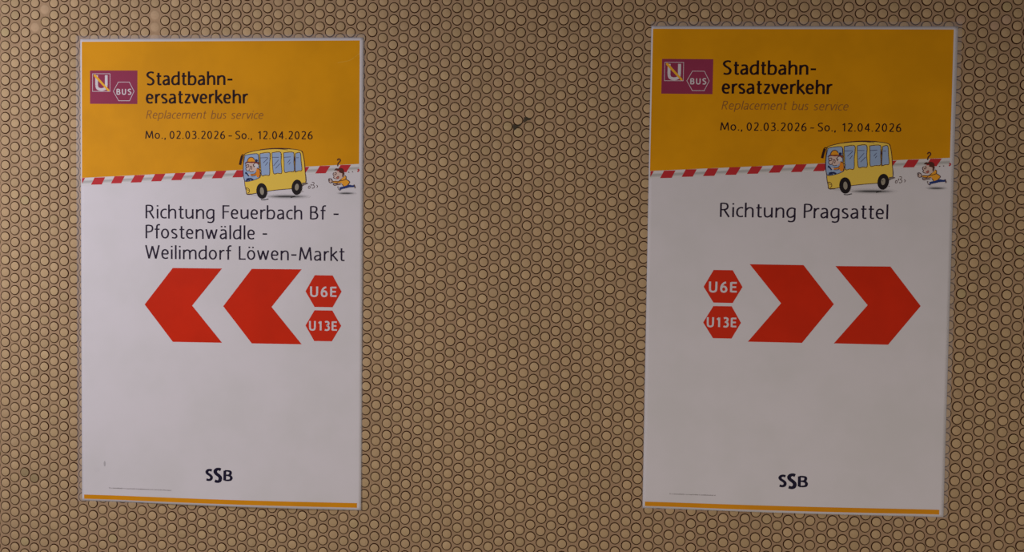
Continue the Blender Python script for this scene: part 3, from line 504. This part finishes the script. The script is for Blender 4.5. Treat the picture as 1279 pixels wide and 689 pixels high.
def print_part(sheet, name, items, parent, layer, label=None):
    """items: (material name, list of polygons in sheet mm). One mesh, cut on the sheet's own grid so it follows the paper."""
    bm = bmesh.new(); mats = []
    org = parent_origin(parent)
    offs = {}
    lay = bm.faces.layers.int.new('order')
    for k, (mn, polys) in enumerate(items):
        if mn not in mats: mats.append(mn)
        for pl in polys:
            if len(pl) < 3: continue
            vs = [bm.verts.new((u, v_, 0)) for u, v_ in pl]
            try: f = bm.faces.new(vs)
            except ValueError: continue
            f.material_index = mats.index(mn); f[lay] = k
    bm.normal_update()
    big = [f for f in bm.faces if len(f.verts) > 4]
    if big: bmesh.ops.triangulate(bm, faces=big, ngon_method='EAR_CLIP')
    us = [v_.co.x for v_ in bm.verts]; vs = [v_.co.y for v_ in bm.verts]
    for U_, ax, lo, hi in ((sheet.U, 0, min(us), max(us)), (sheet.V, 1, min(vs), max(vs))):
        for c in U_:
            if lo+.01 < c < hi-.01:
                co = (c, 0, 0) if ax == 0 else (0, c, 0); no = (1, 0, 0) if ax == 0 else (0, 1, 0)
                bmesh.ops.bisect_plane(bm, geom=bm.verts[:]+bm.edges[:]+bm.faces[:], plane_co=co, plane_no=no, dist=1e-5)
    for f in bm.faces:
        for v_ in f.verts: offs[v_] = f[lay]
        f.smooth = True
    for v_ in bm.verts:
        u, w_ = v_.co.x, v_.co.y
        v_.co = Vector(sheet.P(u, w_, layer*1e-4 + offs.get(v_, 0)*STEP)) - org
    for f in bm.faces: f.normal_update()
    flip = [f for f in bm.faces if f.normal.y > 0]
    if flip: bmesh.ops.reverse_faces(bm, faces=flip)
    me = bpy.data.meshes.new(name); bm.to_mesh(me); bm.free()
    for mn in mats: me.materials.append(MAT[mn])
    o = bpy.data.objects.new(name, me); COL.objects.link(o); o.parent = parent
    if label: tag(o, label)
    return o
ROOTS = {}
def parent_origin(p_):
    while p_.parent: p_ = p_.parent
    return ROOTS[p_.name]
def shift(polys, d): return [[(u+d, v_) for u, v_ in pl] for pl in polys]
def art_items(lst, du):
    out = []
    for kind, col, pts_, w_, sm in lst:
        pts_ = [(u+du, v_) for u, v_ in pts_]
        if kind == 'fill':
            if col in ('bus_yellow', 'bus_glass') or len(pts_) < 5: out.append((col, [pts_]))
            else:
                c = cat(pts_+pts_[:1], 3)[:-1]; out.append((col, [c]))
        else: out.append((col, ribbon(cat(pts_, 4) if sm and len(pts_) > 2 else pts_, w_*1.3)))
    return out
def words(lst, du=0, **kw): return [pl for s, a, b, yb, cap in lst for pl in word_polys(s, a+du, b+du, yb, cap, **kw)]


def build_poster(F, seed, lift, label, text, shapes, du, margins):
    s = Sheet(F, seed, lift)
    root = bpy.data.objects.new('poster', None); COL.objects.link(root)
    ox, oy = quad_pt(F, 298.5, 972); root.location = put(ox, oy, 0); ROOTS[root.name] = root.location.copy(); org = root.location.copy()
    tag(root, label, 'poster', 'replacement bus posters on the tiled wall')
    # paper: a closed thin sheet
    vs, fs = [], []
    nu, nv = s.nu, s.nv
    for off in (0, -0.00015):
        for v_ in s.V:
            for u in s.U: vs.append(Vector(s.P(u, v_, off))-org)
    K = (nu+1)*(nv+1)
    for j in range(nv):
        for i in range(nu):
            a = j*(nu+1)+i; fs.append((a, a+nu+1, a+nu+2, a+1)); fs.append((K+a, K+a+1, K+a+nu+2, K+a+nu+1))
    ring = [i for i in range(nu+1)] + [j*(nu+1)+nu for j in range(1, nv+1)] + [nv*(nu+1)+i for i in range(nu-1, -1, -1)] + [j*(nu+1) for j in range(nv-1, 0, -1)]
    for k in range(len(ring)): a, b = ring[k], ring[(k+1) % len(ring)]; fs.append((a, b, b+K, a+K))
    me = bpy.data.meshes.new('paper_sheet'); me.from_pydata(vs, [], fs); me.polygons.foreach_set('use_smooth', [i < 2*nu*nv for i in range(len(fs))]); me.materials.append(MAT['paper'])
    o = bpy.data.objects.new('paper_sheet', me); COL.objects.link(o); o.parent = root
    # clear film strips showing past the sheet's edges
    bm = bmesh.new(); l, t_, r, b = margins
    for u0, v0, u1, v1 in ((-l, -t_, 4, 972+b), (593, -t_, 597+r, 972+b), (4, -t_, 593, 4), (4, 968, 593, 972+b)):
        if u1-u0 < .1 or v1-v0 < .1: continue
        n_ = 30; al = v1-v0 > u1-u0
        rows = [[bm.verts.new(Vector(put(*quad_pt(F, *( (u, v0+(v1-v0)*k/n_) if al else (u0+(u1-u0)*k/n_, u))), 0.00105))-org) for u in ((u0, u1) if al else (v0, v1))] for k in range(n_+1)]
        for k in range(n_): bm.faces.new((rows[k][0], rows[k+1][0], rows[k+1][1], rows[k][1]))
    me = bpy.data.meshes.new('film_edge'); bm.to_mesh(me); bm.free(); me.materials.append(MAT['film'])
    o = bpy.data.objects.new('film_edge', me); COL.objects.link(o); o.parent = root; tag(o, 'clear film edge showing past the paper')
    # printed matter
    A = COMMON
    print_part(s, 'header_panel', [('yellow', shift([PANEL], 0))], root, 1, 'orange yellow header field')
    if seed < 5: print_part(s, 'crease', [('worn_yellow', ribbon(cat(CREASE[:4], 4), 1.1))], root, 1.6, 'pale worn crease in the upper right corner')
    # warning stripe: white tube with grey core and slanted red bars
    (x0, y0), (x1, y1) = A['bars'][0][3], A['bars'][-1][2]
    top_l, top_r = (2.4, 290.0), (588.8, 257.9); hgt = 15.2
    def band(a, b): return [(top_l[0]-.2, top_l[1]+a*hgt), (top_r[0], top_r[1]+a*hgt), (top_r[0], top_r[1]+b*hgt), (top_l[0]-.2, top_l[1]+b*hgt)]
    st = print_part(s, 'warning_stripe', [('stripe_white', [band(-.05, 1.0)]), ('stripe_grey1', [band(.30, .78)]), ('stripe_grey2', [band(.40, .62)])], root, 2.2, 'white and grey slanting stripe under the header')
    for bar in A['bars']:
        pl = [(max(2.3, u+du*.5), v_) for u, v_ in bar]
        if pl[0][0] < 3 and pl[1][0] < 4: continue
        print_part(s, 'stripe_bar', [('stripe_red', [pl])], st, 3.4, 'red slanted bar' if bar is A['bars'][1] else None)
    bd = print_part(s, 'service_badge', [('purple', shift([A['badge']], du))], root, 2, 'purple badge with crossed out tram sign and bus sign')
    ub, hx = shift([A['ubox']], du)[0], shift([A['hex']], du)[0]
    print_part(s, 'tram_sign', [('white_ink', ribbon(ub+ub[:1], 1.0)), ('white_ink', words(text['U'], du, weight=.19, thin=1.0)), ('slash', shift([A['slash']], du))], bd, 3, 'white letter U in a square crossed out in yellow')
    print_part(s, 'bus_sign', [('white_ink', ribbon(hx+hx[:1], 1.1)), ('white_ink', words(text['service'], du, weight=.205, thin=.9, gap=.26))], bd, 3, 'white hexagon outline reading BUS')
    print_part(s, 'heading_text', [('black_text', words(text['heading_text'], du, weight=.175, thin=.70, gap=.15))], root, 2, 'bold black heading')
    print_part(s, 'subtitle_text', [('grey_text', words(text['subtitle_text'], du, weight=.115, thin=.8, slant=.18, gap=.14))], root, 2, 'thin brown italic line')
    print_part(s, 'date_text', [('black_text', words(text['date_text'], du, weight=.150, thin=.8, gap=.16))], root, 2, 'black date line')
    print_part(s, 'destination_text', [('body_text', words(text['destination_text'], 0, weight=.125, thin=.75, gap=.15))], root, 2, 'thin black destination lettering')
    for k, pl in enumerate(shapes['arrows']): print_part(s, 'chevron_arrow', [('red', [pl])], root, 2, 'red chevron arrow')
    for k, pl in enumerate(shapes['badges']):
        hb = print_part(s, 'line_badge', [('badge_red', [pl])], root, 2, 'red hexagon reading %s' % text['b%d' % (k+1)][0][0])
        print_part(s, 'badge_lettering', [('white_ink', words(text['b%d' % (k+1)], 0, weight=.20, thin=.85, gap=.24))], hb, 3)
    print_part(s, 'logo_lettering', [('navy_logo', words(text['logo'][:2], 0, weight=.27, thin=.72) + words(text['logo'][2:], 0, weight=.27, thin=.55))], root, 2, 'bold dark blue letters SSB')
    rr = random.Random(5); im = text['imprint_text'][0]; u = im[1]; tick = []
    while u < im[2]:
        w_ = rr.uniform(.5, 1.1); h_ = rr.choice((1.5, 1.7, 2.3)); y_ = im[3]
        tick.append([(u, y_-h_), (u+w_, y_-h_), (u+w_, y_-h_+.55), (u, y_-h_+.55)]); tick.append([(u, y_-h_), (u+.5, y_-h_), (u+.5, y_), (u, y_)])
        u += w_+rr.choice((.35, .45, .6, .4, .4, 1.6))
    print_part(s, 'imprint_text', [('imprint', tick)], root, 2, 'tiny grey imprint line')
    print_part(s, 'footer_bar', [('footer', [A['footer']])], root, 2, 'orange yellow bar along the foot')
    print_part(s, 'bus_shadow', art_items(ART['bus_shadow'], du), root, 4.5, 'soft grey shadow under the drawn bus')
    bus = print_part(s, 'bus_drawing', art_items(ART['bus_body'], du), root, 6.5, 'yellow cartoon bus')
    print_part(s, 'windshield', art_items(ART['windshield'], du), bus, 10)
    for w_ in ART['window']: print_part(s, 'window', art_items(w_, du), bus, 10)
    for w_ in ART['wheel']: print_part(s, 'wheel', art_items(w_, du), bus, 10)
    print_part(s, 'driver', art_items(ART['driver'], du), bus, 10.6, 'cartoon driver in an orange cap and coat')
    print_part(s, 'exhaust_puff', art_items(ART['exhaust_puff'], du), root, 3)
    print_part(s, 'running_figure', art_items(ART['runner'], du), root, 4.5, 'cartoon runner in yellow top and blue trousers')
    print_part(s, 'question_mark', art_items(ART['question_mark'], du), root, 5)
    print_part(s, 'stripe_remnant', art_items(ART['mark_end'], du), root, 5, 'small red remnant of a bar at the sheet edge')
    for col, cl in text.get('stain', []): print_part(s, 'smudge', [(col, [cl])], root, 1, 'faint grey smudge')
    return root

TXT_L = dict(LEFT_TEXT)
st_ = [(u, v_) for u, v_ in oval(49.5, 892, 2.2, 6, 10)[:-1]]
TXT_L['stain'] = [('soft2', st_), ('soft0', [(u, v_) for u, v_ in oval(33, 905, 7, 5, 12)[:-1]])]
TXT_R = dict(LEFT_TEXT); TXT_R.update(RIGHT_TEXT)
TXT_R['logo'] = [(s, a+2.6, b+2.9, y, c) for s, a, b, y, c in LEFT_TEXT['logo']]
CREASE = [(u, v_) for u, v_ in COMMON['crease']]
PANEL = [(3.2, 5.6), (589.0, 6.0), (588.8, 258.2), (2.3, 290.4)]
build_poster(CORN[0], 1.3, (0.0075, 70.0, .10, 1.15), 'left poster with two red arrows pointing left below three destination lines', TXT_L, LEFT_SHAPES, 0.0, (10, 7, 2.2, 2))
build_poster(CORN[1], 6.1, (0.0055, 60.0, .05, .95), 'right poster with two red arrows pointing right below one destination line', TXT_R, RIGHT_SHAPES, 1.6, (1.5, 9, 8, 2))
